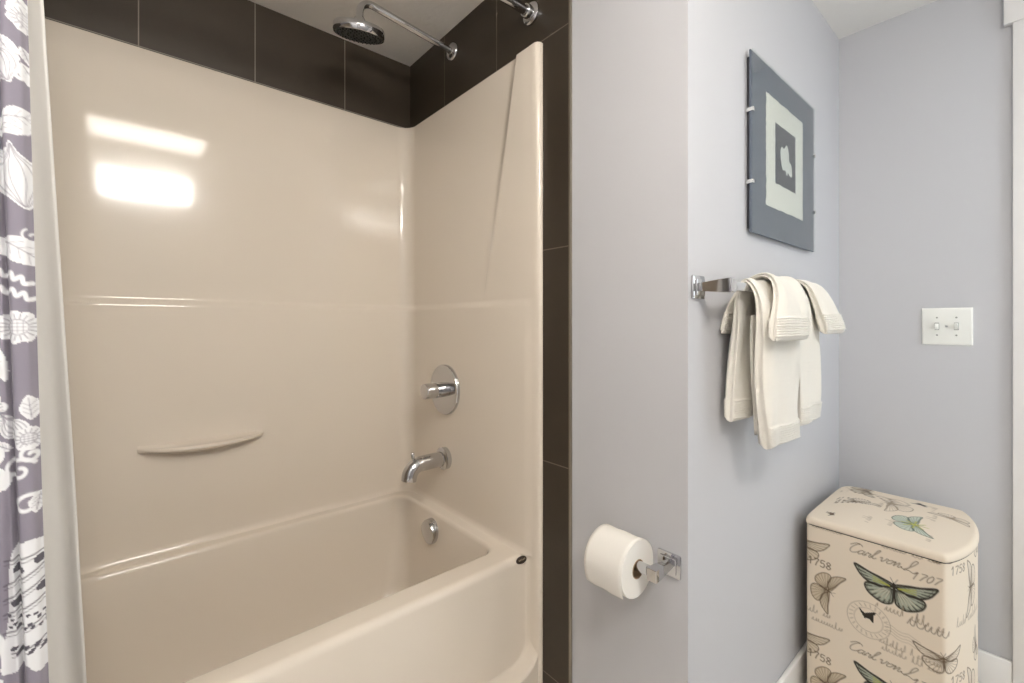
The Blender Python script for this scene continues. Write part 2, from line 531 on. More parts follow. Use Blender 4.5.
# overflow cover and maker's badge belong to the tub
ov = Shape().lathe([(0, -0.031), (0.034, -0.031), (0.041, -0.029), (0.0435, -0.024), (0.045, -0.006), (0.045, 0.004)], (0.876, 1.462, 0.402), (1, 0, 0.06), n=40)
tag(ov.build('overflow_cover', M['chrome'], tub), 'round chrome overflow cover')
nrm = Vector((0, -0.88, 0.48)).normalized()
bc = Vector((0.9080, 1.0112, 0.4580))
bu = Vector((1, 0, 0))
bv = nrm.cross(bu)
def oval(a, b, h0, h1, c=bc):
    P = []
    for s, h in ((1.0, h0), (1.0, h1), (0.92, h1 + 0.0005), (0.0, h1 + 0.0007)):
        P.append([c + bu * a * s * math.cos(q) + bv * b * s * math.sin(q) + nrm * h for q in np.linspace(0, 2 * math.pi, 36, endpoint=False)])
    return P
bg = Shape().grid(oval(0.0195, 0.0100, -0.004, 0.0032), closed_v=True)
badge = tag(bg.build('badge', M['badge'], tub), 'small dark oval badge')
st = Shape()
for k in range(5):
    x0 = -0.012 + k * 0.0055
    p = bc + bu * x0 + nrm * 0.0040
    e = 0.0025
    st.add([p - bv * e, p + bu * 0.0028 - bv * e * 0.6, p + bu * 0.0028 + bv * e, p + bv * e * 0.7], [(0, 1, 2, 3)])
st.build('lettering', M['badge_text'], badge)

# ------------------------------------------------------------------ shower fittings
XI = XE - 0.006                                    # face of the tile on the end wall
t = thing('overhead_shower', (XI, 1.437, 2.195), 'round chrome rain shower head on a long arm near the ceiling', 'shower head')
Shape().lathe([(0, -0.012), (0.012, -0.012), (0.014, -0.010), (0.030, -0.008), (0.033, -0.004), (0.033, 0)], (XI, 1.437, 2.195), (1, 0, 0)).build('escutcheon', M['chrome'], t)
p0, p1 = Vector((XI - 0.004, 1.437, 2.195)), Vector((0.632, 1.437, 2.224))
d = (p1 - p0).normalized()
arc = [p0 + (p1 - p0) * k for k in np.linspace(0, 1, 6)]
R = 0.048
for k in range(1, 15):
    a = (math.pi / 2 + 0.05) * k / 14
    arc.append(p1 + d * R * math.sin(a) + Vector((0, 0, -1)) * R * (1 - math.cos(a)))
end = arc[-1]
arc.append(Vector((end.x, end.y, 2.162)))
Shape().tube(arc, 0.0115, 20).build('arm', M['chrome'], t)
hc = Vector((end.x + 0.004, 1.437 + 0.015, 2.118))
ax = Vector((-0.08, -0.30, 1)).normalized()
hd = Shape().lathe([(0.074, -0.004), (0.079, -0.003), (0.081, 0.002), (0.081, 0.020), (0.078, 0.0245), (0.03, 0.028), (0.02, 0.032), (0.019, 0.045), (0.014, 0.052), (0.012, 0.054)], hc, ax, n=64).build('spray_head', M['chrome'], t)
Shape().lathe([(0.0745, -0.004), (0.06, -0.0045), (0, -0.0045)], hc, ax, n=64).build('spray_face', M['chrome_dark'], hd)
nz = Shape()
u = ax.orthogonal().normalized()
v = ax.cross(u)
for ring_r, cnt in ((0.018, 8), (0.036, 16), (0.054, 24), (0.067, 30)):
    for k in range(cnt):
        a = 2 * math.pi * k / cnt
        nz.lathe([(0, -0.0075), (0.0018, -0.0073), (0.0026, -0.0044)], hc + (u * math.cos(a) + v * math.sin(a)) * ring_r, ax, n=8)
nz.build('nozzles', M['rubber'], hd)

XP = XS - 0.013                                    # lower face of the end panel
t = thing('shower_valve', (XP, 1.455, 0.921), 'round chrome shower valve plate with knob handle above the tub spout', 'shower valve')
Shape().lathe([(0.02, -0.009), (0.085, -0.007), (0.092, -0.005), (0.094, -0.002), (0.094, 0.009)], (XP, 1.455, 0.921), (1, 0, 0), n=64).build('escutcheon', M['chrome'], t)
h = Shape().lathe([(0, -0.088), (0.024, -0.088), (0.0275, -0.0865), (0.0285, -0.083), (0.0285, -0.034), (0.0265, -0.033), (0.0265, -0.031), (0.0285, -0.030), (0.0285, -0.008)], (XP, 1.455, 0.921), (1, 0, 0), n=48)
h.build('handle', M['chrome'], t)

t = thing('tub_spout', (XP, 1.456, 0.662), 'curved chrome tub spout below the shower valve', 'faucet')
Shape().lathe([(0.02, -0.016), (0.036, -0.014), (0.041, -0.009), (0.041, 0.009)], (XP, 1.456, 0.662), (1, 0, 0), n=40).build('escutcheon', M['chrome'], t)
pts = [(XP - 0.004, 1.456, 0.662), (XP - 0.05, 1.456, 0.662), (XP - 0.100, 1.456, 0.661)]
for k in range(1, 11):
    a = math.radians(80 * k / 10)
    pts.append((XP - 0.100 - 0.045 * math.sin(a), 1.456, 0.661 - 0.045 * (1 - math.cos(a))))
ex, ez = pts[-1][0], pts[-1][2]
pts.append((ex - 0.002, 1.456, ez - 0.014))
body = Shape().tube(pts, [0.0275] * 3 + [0.0275] * 10 + [0.0265], 28)
body.build('spout', M['chrome'], t)
Shape().lathe([(0.0045, 0), (0.0045, 0.018), (0.0065, 0.020), (0.0065, 0.036), (0.005, 0.038), (0, 0.038)], (XP - 0.128, 1.456, 0.669), (-0.1, 0, 1), n=16).build('diverter_knob', M['chrome'], t)

# ------------------------------------------------------------------ curtain rod, liner and printed curtain
YR, ZR = 1.002, 2.112
t = thing('shower_curtain_rod', (XI, YR, ZR), 'straight chrome shower curtain rod close below the ceiling', 'curtain rod')
Shape().tube([(XL + 0.0005, YR, ZR), (0.2, YR, ZR), (XI - 0.012, YR, ZR)], 0.0136, 24).build('rod', M['chrome'], t)
for xx, s in ((XI, 1), (XL, -1)):
    Shape().lathe([(0.0142, -0.03), (0.018, -0.03), (0.02, -0.027), (0.02, -0.012), (0.029, -0.011), (0.033, -0.007), (0.033, 0)], (xx, YR, ZR), (s, 0, 0), n=36).build('end_flange', M['chrome'], t)

def lerp(a, b, k):
    return a + (b - a) * k
zs = np.linspace(2.095, 0.33, 60)
us = np.linspace(0, 1, 90)
rows = []
for z in zs:
    xe = -0.097 + 0.042 * (1.69 - z) / 1.03
    k = min(1, (2.125 - z) / 1.6)
    yc = lerp(1.012, 1.118, min(1, k * 1.3))
    row = []
    for q in us:
        x = xe - 0.44 * q
        wv = 0.010 * math.sin(q * 30 + 0.6) * min(1, q * 9) - 0.012 * math.exp(-(q / 0.03) ** 2) * k
        row.append((x, yc + wv + 0.004 * math.sin(3 * z + 8 * q), z))
    rows.append(row)
lin = Shape().grid(rows, flip=True).build('shower_liner', M['liner'], angle=0)
so = lin.modifiers.new('thickness', 'SOLIDIFY')
so.thickness = 0.0012
tag(lin, 'pale frosted shower liner hanging inside the tub beside the printed curtain', 'shower liner')

# --- printed cloth: colours are the print on the fabric
class Print:
    def __init__(self, U, V, base, aa):
        self.U, self.V, self.aa = np.asarray(U, float), np.asarray(V, float), aa
        self.c = np.tile(np.array(base[:3], float), (len(self.U), 1))
    def _mix(self, idx, a, color):
        a = a[:, None]
        self.c[idx] = self.c[idx] * (1 - a) + np.array(color[:3]) * a
    def stroke(self, pts, width, color, alpha=1.0, closed=False):
        pts = np.asarray(pts, float)
        if closed:
            pts = np.vstack([pts, pts[:1]])
        pad = width + self.aa * 2
        lo, hi = pts.min(0) - pad, pts.max(0) + pad
        idx = np.nonzero((self.U > lo[0]) & (self.U < hi[0]) & (self.V > lo[1]) & (self.V < hi[1]))[0]
        if not len(idx):
            return
        p = np.stack([self.U[idx], self.V[idx]], 1)
        best = np.full(len(idx), 1e9)
        for a, b in zip(pts[:-1], pts[1:]):
            ab = b - a
            L = ab @ ab + 1e-14
            tt = np.clip(((p - a) @ ab) / L, 0, 1)
            dd = p - a - tt[:, None] * ab
            best = np.minimum(best, np.einsum('ij,ij->i', dd, dd))
        dist = np.sqrt(best)
        self._mix(idx, np.clip((width / 2 - dist) / self.aa + 0.5, 0, 1) * alpha, color)
    def fill(self, pts, color, alpha=1.0):
        pts = np.asarray(pts, float)
        lo, hi = pts.min(0), pts.max(0)
        idx = np.nonzero((self.U >= lo[0]) & (self.U <= hi[0]) & (self.V >= lo[1]) & (self.V <= hi[1]))[0]
        if not len(idx):
            return
        x, y = self.U[idx], self.V[idx]
        ins = np.zeros(len(idx), bool)
        n = len(pts)
        for i in range(n):
            (x0, y0), (x1, y1) = pts[i], pts[(i + 1) % n]
            if y0 == y1:
                continue
            cross = ((y0 > y) != (y1 > y)) & (x < (x1 - x0) * (y - y0) / (y1 - y0) + x0)
            ins ^= cross
        self._mix(idx[ins], np.full(ins.sum(), alpha), color)

def spline(pts, n=6, closed=False):
    P = [np.array(p, float) for p in pts]
    out = []
    m = len(P)
    rng = range(m if closed else m - 1)
    for i in rng:
        p0, p1, p2, p3 = (P[(i + k - 1) % m] if closed else P[min(max(i + k - 1, 0), m - 1)] for k in range(4))
        for t in np.linspace(0, 1, n, endpoint=False):
            out.append(0.5 * ((2 * p1) + (p2 - p0) * t + (2 * p0 - 5 * p1 + 4 * p2 - p3) * t * t + (3 * p1 - p0 - 3 * p2 + p3) * t ** 3))
    if not closed:
        out.append(P[-1])
    return np.array(out)

def place(pts, c, s, ang=0.0, sx=1.0):
    pts = np.asarray(pts, float) * [sx, 1]
    a = math.radians(ang)
    R_ = np.array([[math.cos(a), math.sin(a)], [-math.sin(a), math.cos(a)]])
    return pts @ R_ * s + np.array(c)

# ---- the curtain
WHITE = srgb(238, 238, 240)
GREY = srgb(143, 137, 149)
INK = srgb(92, 88, 98)
cu = np.concatenate([np.arange(0, 0.10, 0.0015), np.linspace(0.1, 0.62, 70)])
cz = np.concatenate([np.linspace(2.10, 1.75, 36, endpoint=False), np.arange(1.75, 0.56, -0.0017), np.linspace(0.555, 0.2, 36)])
NU, NZ = len(cu), len(cz)
UU, ZZ = np.meshgrid(cu, cz)
k = np.clip((2.13 - ZZ) / 1.6, 0, 1)
xe = -0.109 + 0.027 * (1.67 - ZZ) / 1.05
# folds: the cloth turns back at its leading edge and buckles every few centimetres
fold = 0.011 * np.sin(UU * 95 + 1.9 + 0.9 * np.sin(ZZ * 1.3)) + 0.006 * np.sin(UU * 41 + ZZ * 1.1)
crease = 0.020 * np.exp(-((UU - (0.041 - 0.010 * (1.67 - ZZ))) / 0.0035) ** 2)
edge = 0.012 * np.exp(-(UU / 0.006) ** 2)
YY = 0.988 + (0.935 - 0.988) * smooth01(k * 1.15) + fold * np.clip(UU / 0.03, 0.35, 1) + crease + edge
XX = xe - UU * 0.78
pr = Print(UU.ravel(), ZZ.ravel(), GREY, 0.0016)
def cm(x, y):
    """curtain print coordinates in curtain units: 1 unit of x, y = 1.53 mm of cloth"""
    zz = 1.17 + (323.4 - y) * 0.00146
    ed = 30 + 20 * y / 683
    return ((ed - x) * 0.00148 / 0.78, zz)
U1 = 0.00148
def pts_at(pts, x, y, s=1.0, ang=0, sx=1.0):
    c = cm(x, y)
    q = place(pts, (0, 0), s * U1, ang, sx)
    return np.stack([c[0] - q[:, 0] / 0.78, c[1] + q[:, 1]], 1)
circle = [(math.cos(a), math.sin(a)) for a in np.linspace(0, 2 * math.pi, 28, endpoint=False)]
leaf = spline([(0, 0), (0.28, 0.3), (0.32, 0.65), (0, 1.1), (-0.3, 0.62), (-0.26, 0.28)], 6, True)
bulb = spline([(0, 1.15), (0.18, 0.75), (0.62, 0.35), (0.7, -0.2), (0.3, -0.8), (0.05, -1.1), (-0.3, -0.75), (-0.66, -0.15), (-0.55, 0.4), (-0.18, 0.75)], 5, True)
def bulb_flower(x, y, s, ang=0):
    pr.fill(pts_at(bulb, x, y, s, ang), WHITE)
    for f in (0.78, 0.5, 0.24):
        pr.stroke(pts_at(bulb * np.array([f, 0.92]), x, y, s, ang), 0.0013, GREY, 0.8, True)
def leaf_shape(x, y, s, ang, veins=True, sx=1.0):
    pr.fill(pts_at(leaf, x, y, s, ang, sx), WHITE)
    if veins:
        pr.stroke(pts_at([(0, 0.1), (0, 0.95)], x, y, s, ang, sx), 0.0014, GREY, 0.8)
        for q in (0.3, 0.5, 0.7):
            for sg in (-1, 1):
                pr.stroke(pts_at([(0, q - 0.08), (0.2 * sg, q + 0.1)], x, y, s, ang, sx), 0.001, GREY, 0.6)
def flower(x, y, s, n=9):
    pet = [((1 + 0.16 * abs(math.sin(n * a / 2))) * math.cos(a), (1 + 0.16 * abs(math.sin(n * a / 2))) * math.sin(a)) for a in np.linspace(0, 2 * math.pi, 90, endpoint=False)]
    pr.fill(pts_at(pet, x, y, s), WHITE)
    for k_ in range(n * 2):
        a = math.pi * k_ / n
        pr.stroke(pts_at([(0.6 * math.cos(a), 0.6 * math.sin(a)), (0.9 * math.cos(a), 0.9 * math.sin(a))], x, y, s), 0.0014, GREY, 0.85)
    pr.stroke(pts_at(np.array(circle) * 0.52, x, y, s), 0.0013, GREY, 0.8, True)
    for q in (-0.25, 0, 0.25):
        pr.stroke(pts_at([(q, -0.4), (q, 0.4)], x, y, s), 0.001, GREY, 0.7)
        pr.stroke(pts_at([(-0.4, q), (0.4, q)], x, y, s), 0.001, GREY, 0.7)
def sun(x, y, s):
    pr.fill(pts_at(np.array(circle) * 0.6, x, y, s), WHITE)
    pr.stroke(pts_at(np.array(circle) * 0.42, x, y, s), 0.0014, GREY, 0.8, True)
    for k_ in range(26):
        a = 2 * math.pi * k_ / 26
        pr.stroke(pts_at([(0.76 * math.cos(a), 0.76 * math.sin(a)), (1.0 * math.cos(a), 1.0 * math.sin(a))], x, y, s), 0.0024, WHITE)
def squiggle(x, y, s, ang=0):
    pr.stroke(pts_at(spline([(-1, 0.5), (-0.7, 0.1), (-0.3, 0.45), (0, -0.05), (0.35, 0.3), (0.6, -0.2), (1, 0)], 5), x, y, s, ang), 0.0062, WHITE)
def sprig(x, y, s, ang):
    pr.stroke(pts_at([(0, -1), (0, 1)], x, y, s, ang), 0.0022, WHITE)
    for q in (-0.7, -0.3, 0.1, 0.5):
        for sg in (-1, 1):
            pr.fill(pts_at(place(leaf, (0, q), 0.62, -55 * sg), x, y, s, ang), WHITE)
def band(x0, y0, x1, y1, wd, lines=3):
    a, b = np.array(cm(x0, y0)), np.array(cm(x1, y1))
    pr.stroke([a, b], wd * U1, WHITE)
    n_ = np.array([-(b - a)[1], (b - a)[0]])
    n_ /= np.linalg.norm(n_) + 1e-9
    for q in np.linspace(-0.36, 0.36, lines):
        pr.stroke([a + n_ * q * wd * U1, b + n_ * q * wd * U1], 0.0011, INK, 0.75)
def scroll(x, y, s, ang=0, wd=0.0055):
    q = [(math.cos(a) * (1 - a / 9), math.sin(a) * (1 - a / 9)) for a in np.linspace(0, 7, 40)]
    pr.stroke(pts_at(q, x, y, s, ang), wd, WHITE)
def motif_set(ox=0, oy=0):
    o = lambda x, y: (x + ox, y + oy)
    # top: trailing petals and a large seed pod
    leaf_shape(*o(22, -6), 30, -160)
    leaf_shape(*o(10, 40), 26, -150); leaf_shape(*o(27, 45), 14, 200)
    bulb_flower(*o(13, 66), 19, 15); leaf_shape(*o(27, 62), 26, 215); scroll(*o(27, 76), 5)
    leaf_shape(*o(4, 165), 54, 8, sx=0.7); leaf_shape(*o(-6, 150), 40, -10, sx=0.7)
    leaf_shape(*o(6, 134), 36, -62, sx=1.0); leaf_shape(*o(12, 122), 30, -75)
    bulb_flower(*o(26, 178), 29, 8); scroll(*o(14, 157), 5, 40)
    leaf_shape(*o(10, 195), 12, 80); leaf_shape(*o(9, 206), 9, 20); leaf_shape(*o(9, 186), 8, 160)
    sprig(*o(5, 253), 13, -70)
    leaf_shape(*o(14, 240), 38, -125); scroll(*o(36, 236), 7, 120, 0.003)
    squiggle(*o(25, 280), 12, -15); squiggle(*o(27, 296), 12, -10)
    sun(*o(-5, 300), 19)
    flower(*o(28, 327), 14)
    leaf_shape(*o(12, 382), 46, 22, sx=1.1); leaf_shape(*o(20, 380), 40, 12, False, 0.35); leaf_shape(*o(0, 378), 30, -30)
    sprig(*o(6, 392), 16, 20)
    band(*o(-8, 410), *o(18, 404), 9); band(*o(-8, 428), *o(20, 416), 8)
    leaf_shape(*o(38, 418), 22, 5); bulb_flower(*o(26, 426), 15, 30); leaf_shape(*o(16, 418), 14, 40)
    flower(*o(36, 436), 10, 7); leaf_shape(*o(24, 446), 14, 60)
    for cx, cy, r in ((8, 450, 12), (7, 474, 15)):
        pr.fill(pts_at(np.array(circle), *o(cx, cy), r), WHITE)
        pr.stroke(pts_at(np.array(circle) * 0.55, *o(cx, cy), r), 0.0014, GREY, 0.8, True)
    scroll(*o(30, 466), 12, 30); scroll(*o(38, 452), 8, 90); leaf_shape(*o(19, 485), 20, 5, False)
    pr.stroke(pts_at([(-1, 0.6), (-0.4, 0.1), (-1, -0.2), (-0.2, -0.4), (-0.8, -1)], *o(16, 525), 13), 0.006, WHITE)
    scroll(*o(36, 500), 11, 10); leaf_shape(*o(44, 490), 18, 170)
    # the banded bell with dotted frill
    bell = spline([(-0.55, 1.25), (0.6, 1.35), (0.75, 0.4), (0.7, -0.4), (1.05, -1.2), (0.5, -1.35), (0.1, -1.15), (-0.4, -1.3), (-0.8, -1.2), (-0.62, -0.2)], 6, True)
    pr.fill(pts_at(bell, *o(35, 602), 46, -3, 0.42), WHITE)
    for yy, dy in ((548, 0), (572, -12), (586, -12), (600, -8), (618, -4), (640, -6)):
        pr.stroke([cm(*o(20, yy + 5)), cm(*o(52, yy + dy))], 0.0022, INK, 0.9)
        pr.stroke([cm(*o(20, yy + 9)), cm(*o(52, yy + dy + 4))], 0.0012, INK, 0.8)
    for cx, cy in ((30, 562), (44, 556), (29, 594), (46, 584)):
        pr.fill(pts_at(np.array(circle), *o(cx, cy), 4), INK)
    for k_ in range(16):
        pr.fill(pts_at(np.array(circle), *o(24 + (k_ * 7) % 26, 606 + (k_ * 5) % 16), 1.5), INK)
    for k_ in range(6):
        pr.fill(pts_at(leaf, *o(25 + k_ * 4, 640 + (k_ % 2) * 5), 6, -50), INK)
    arch = spline([(-1.6, -1), (-1.5, 0.6), (-0.6, 1.3), (0.4, 0.9), (0.9, -0.2), (1.0, -1)], 6)
    pr.stroke(pts_at(arch, *o(4, 634), 18), 0.013, WHITE)
    flower(*o(6, 672), 13, 8); flower(*o(30, 716), 12, 8)
motif_set()
motif_set(-62, 90)
motif_set(-124, -40)
motif_set(-186, 60)
motif_set(0, 770); motif_set(0, -700); motif_set(-62, -610); motif_set(-62, 800)
sc_ = Shape().grid(np.stack([XX, YY, ZZ], -1), flip=True)
cur = sc_.build('shower_curtain', M['curtain'], angle=0, colors=pr.c)
tag(cur, 'grey purple fabric shower curtain printed with white flowers and leaves', 'shower curtain')
for k_ in range(6):
    q = 0.03 + k_ * 0.085
    ring = Shape().tube([(-0.125 - q, YR + 0.021 * math.sin(a), ZR - 0.008 + 0.0235 * math.cos(a)) for a in np.linspace(0, 2 * math.pi, 25)], 0.0016, 8, caps=False)
    ring.build('curtain_ring', M['chrome'], cur)

# ------------------------------------------------------------------ toilet paper holder and roll
t = thing('toilet_paper_holder', (XE, 0.546, 0.62), 'square chrome toilet paper holder on the grey end wall', 'toilet paper holder')
XWp = XE
bp = Shape()
bp.box((XWp - 0.008, 0.518, 0.594), (XWp, 0.576, 0.648), 0.004)
bp.box((XWp - 0.012, 0.527, 0.603), (XWp - 0.005, 0.567, 0.639), 0.002)
bp.build('backplate', M['chrome'], t)
ar = Shape()
P = []
for x, hy, hz in ((XWp - 0.011, 0.0075, 0.0085), (XWp - 0.03, 0.0085, 0.0105), (XWp - 0.055, 0.0105, 0.013), (XWp - 0.078, 0.0115, 0.0135), (XWp - 0.080, 0.0105, 0.0125), (XWp - 0.080, 0, 0)):
    P.append([(x, 0.546 - hy, 0.621 - hz), (x, 0.546 + hy, 0.621 - hz), (x, 0.546 + hy, 0.621 + hz), (x, 0.546 - hy, 0.621 + hz)])
ar.grid(P, closed_v=True)
ar.build('arm', M['chrome'], t, angle=25)
XR, ZRL = 0.884, 0.6135
Shape().lathe([(0.0085, 0.0), (0.012, 0.004), (0.012, 0.13), (0.009, 0.138), (0, 0.139)], (XR, 0.556, 0.621), (0, 1, 0), n=24).build('spindle', M['chrome'], t)

rng = np.random.default_rng(4)
roll = thing('toilet_paper_roll', (XR, 0.64, ZRL), 'full white toilet paper roll hanging on the chrome wall holder', 'toilet paper')
R0, R1, Y0, Y1 = 0.0215, 0.0635, 0.588, 0.692
pp = Shape()
prof = [(R0, Y0 + 0.0005)] + [(r, Y0 + 0.0006 * ((k_ % 2))) for k_, r in enumerate(np.linspace(R0 + 0.002, R1 - 0.002, 14))] + [(R1 - 0.0006, Y0 + 0.0006), (R1, Y0 + 0.002)]
prof += [(R1 + 0.0003 * math.sin(k_ * 1.3), Y0 + (Y1 - Y0) * k_ / 12) for k_ in range(1, 12)]
prof += [(R1, Y1 - 0.002), (R1 - 0.001, Y1), (R0, Y1 - 0.0005)]
n = 80
P = []
for r, y in prof:
    P.append([(XR + r * math.cos(a) * (1 + 0.006 * math.sin(3 * a + 1)), y, ZRL + r * math.sin(a) * (1 + 0.006 * math.sin(2 * a))) for a in np.linspace(0, 2 * math.pi, n, endpoint=False)])
P.append([(XR + R0 * math.cos(a), Y0 + 0.0005, ZRL + R0 * math.sin(a)) for a in np.linspace(0, 2 * math.pi, n, endpoint=False)])
pp.grid(P, closed_v=True)
pp.build('paper', M['paper'], roll, angle=50)
# loose sheet: leaves the roll at the front and hangs a little below it
P = []
for k_ in range(32):
    if k_ < 22:
        a = math.radians(10 + 168 * k_ / 21)
        rr = R1 + 0.0002 + 0.0014 * k_ / 21
        p = (XR + rr * math.cos(a), ZRL + rr * math.sin(a))
        lastp = p
    else:
        q = (k_ - 21) / 10
        p = (lastp[0] + 0.010 * q * q, lastp[1] - 0.050 * q)
    P.append([(p[0], y, p[1] + 0.0008 * math.sin(y * 120)) for y in np.linspace(Y0 + 0.001, Y1 - 0.001, 12)])
sheet = Shape().grid(P).build('loose_sheet', M['paper'], roll, angle=0)
so = sheet.modifiers.new('thickness', 'SOLIDIFY')
so.thickness = 0.0006
P = []
for r, y in ((R0 - 0.0002, Y0 - 0.0008), (R0 - 0.0002, Y1 + 0.0008), (R0 - 0.0016, Y1 + 0.0008), (R0 - 0.0016, Y0 - 0.0008), (R0 - 0.0002, Y0 - 0.0008)):
    P.append([(XR + r * math.cos(a), y, ZRL + r * math.sin(a)) for a in np.linspace(0, 2 * math.pi, 40, endpoint=False)])
Shape().grid(P, closed_v=True).build('cardboard_core', M['core'], roll, angle=50)

# ------------------------------------------------------------------ towel bar with towels
YBAR, ZBAR = 0.434, 1.252
t = thing('towel_bar', (1.29, YW, ZBAR), 'square chrome towel bar on the bluish grey wall', 'towel bar')
for xc in (0.988, 1.622):
    br = Shape()
    br.box((xc - 0.027, YW - 0.008, ZBAR - 0.027), (xc + 0.027, YW, ZBAR + 0.027), 0.004)
    br.box((xc - 0.019, YW - 0.012, ZBAR - 0.019), (xc + 0.019, YW - 0.005, ZBAR + 0.019), 0.002)
    P = []
    for y, hx, hz in ((YW - 0.011, 0.008, 0.009), (YW - 0.04, 0.009, 0.012), (YW - 0.062, 0.0105, 0.0145), (YW - 0.082, 0.011, 0.015), (YW - 0.084, 0.010, 0.014), (YW - 0.084, 0, 0)):
        P.append([(xc - hx, y, ZBAR - hz), (xc + hx, y, ZBAR - hz), (xc + hx, y, ZBAR + hz), (xc - hx, y, ZBAR + hz)])
    br.grid(P, closed_v=True, flip=False)
    br.build('bracket', M['chrome'], t, angle=25)
Shape().box((0.990, YBAR - 0.007, ZBAR - 0.0095), (1.62, YBAR + 0.007, ZBAR + 0.0095), 0.0012).build('bar', M['chrome'], t, angle=25)

def catmull(keys, n):
    """keys: list of tuples -> n interpolated tuples, even in key length of the first two entries"""
    K = np.array(keys, float)
    S = spline(K, 12)
    dd = np.concatenate([[0], np.cumsum(np.hypot(*(np.diff(S[:, :2], axis=0).T)))])
    q = np.linspace(0, dd[-1], n)
    return np.stack([np.interp(q, dd, S[:, j]) for j in range(K.shape[1])], 1), q

def towel_strip(shape, keys, n=150, m=64, bands=(True, True), seed=0, rough=0.00022, layers=2):
    """a folded cloth strip: keys = (y, z, x0, x1, thickness) along its length"""
    r = np.random.default_rng(seed)
    ph = r.uniform(0, 6.28, 8)
    S, q = catmull(keys, n)
    L = q[-1]
    P = []
    for i in range(n):
        y, z, x0, x1, th = S[i]
        a, b = S[max(i - 1, 0)], S[min(i + 1, n - 1)]
        d = np.array([b[0] - a[0], b[1] - a[1]])
        d /= np.linalg.norm(d) + 1e-9
        nn = np.array([d[1], -d[0]])
        de = min(q[i], L - q[i])
        rib = 0.0
        if (q[i] < L / 2 and bands[0]) or (q[i] >= L / 2 and bands[1]):
            if 0.008 < de < 0.052:
                rib = 0.0036 * math.sin((de - 0.008) / 0.044 * 2 * math.pi * 4)
        endf = min(1.0, math.sqrt(max(1 - (1 - min(de / 0.012, 1)) ** 2, 0.0)) + 0.02)
        xc, hw = (x0 + x1) / 2, (x1 - x0) / 2
        ring = []
        for k_ in range(m):
            a_ = 2 * math.pi * k_ / m
            ca, sa = math.cos(a_), math.sin(a_)
            ex = 0.45
            px = hw * math.copysign(abs(ca) ** ex, ca)
            pt = th / 2 * math.copysign(abs(sa) ** ex, sa)
            sag = 0.004 * math.sin(px * 38 + ph[0] + 2.2 * q[i] * 8) + 0.002 * math.sin(px * 90 + ph[1])
            # groove on the narrow sides where the folded layers meet
            side = max(0.0, abs(ca) - 0.80) / 0.20
            groove = 0.006 * side * (0.5 + 0.5 * math.cos(2 * math.pi * layers * (pt / th)))
            px -= math.copysign(groove, px)
            pt = (pt + math.copysign(rib, pt) * (abs(sa) > 0.25) + sag * min(1, th / 0.02)) * endf
            jit = r.normal(0, rough, 3)
            yy = y + nn[0] * pt
            zz = z + nn[1] * pt
            ring.append((xc + px * (0.97 + 0.03 * endf) + jit[0], yy + jit[1], zz + jit[2]))
        P.append(ring)
    c0, c1 = np.mean(P[0], 0), np.mean(P[-1], 0)
    P = [[c0] * m] + P + [[c1] * m]
    shape.grid(P, closed_v=True, flip=True)

# hand towel 1: long front leg, shorter back leg, an inner fold showing behind the front
zt = ZBAR + 0.0095
tw = Shape()
towel_strip(tw, [(0.400, 0.884, 1.102, 1.282, 0.036), (0.400, 0.95, 1.092, 1.292, 0.038), (0.403, 1.05, 1.084, 1.302, 0.036), (0.405, 1.16, 1.080, 1.302, 0.032),
                 (0.412, 1.235, 1.078, 1.302, 0.020), (0.434, zt + 0.0075, 1.078, 1.302, 0.013), (0.455, 1.235, 1.078, 1.302, 0.016),
                 (0.464, 1.15, 1.084, 1.302, 0.026), (0.468, 1.05, 1.086, 1.302, 0.030), (0.470, 0.938, 1.080, 1.300, 0.032)], n=420, m=72, seed=1)
towel_strip(tw, [(0.423, 0.912, 1.10, 1.30, 0.012), (0.4245, 1.02, 1.092, 1.30, 0.011), (0.425, 1.12, 1.088, 1.3, 0.009), (0.425, 1.19, 1.088, 1.3, 0.005)], n=70, m=40, seed=2, bands=(False, False))
o = tw.build('hand_towel', M['towel'], angle=0)
tag(o, 'cream hand towel on the chrome bar nearest the corner, hanging lowest', 'towel', 'hand towels on the bar')
# hand towel 2
tw = Shape()
towel_strip(tw, [(0.410, 0.900, 1.332, 1.490, 0.034), (0.410, 0.96, 1.330, 1.494, 0.036), (0.409, 1.06, 1.328, 1.500, 0.034), (0.409, 1.16, 1.326, 1.510, 0.030),
                 (0.413, 1.235, 1.324, 1.518, 0.020), (0.434, zt + 0.0075, 1.324, 1.518, 0.013), (0.455, 1.235, 1.324, 1.518, 0.016),
                 (0.466, 1.15, 1.324, 1.518, 0.028), (0.470, 1.05, 1.324, 1.518, 0.030), (0.472, 0.94, 1.324, 1.518, 0.030)], n=420, m=72, seed=3)
o = tw.build('hand_towel', M['towel'], angle=0)
tag(o, 'shorter cream hand towel on the bar end nearest the light switch', 'towel', 'hand towels on the bar')
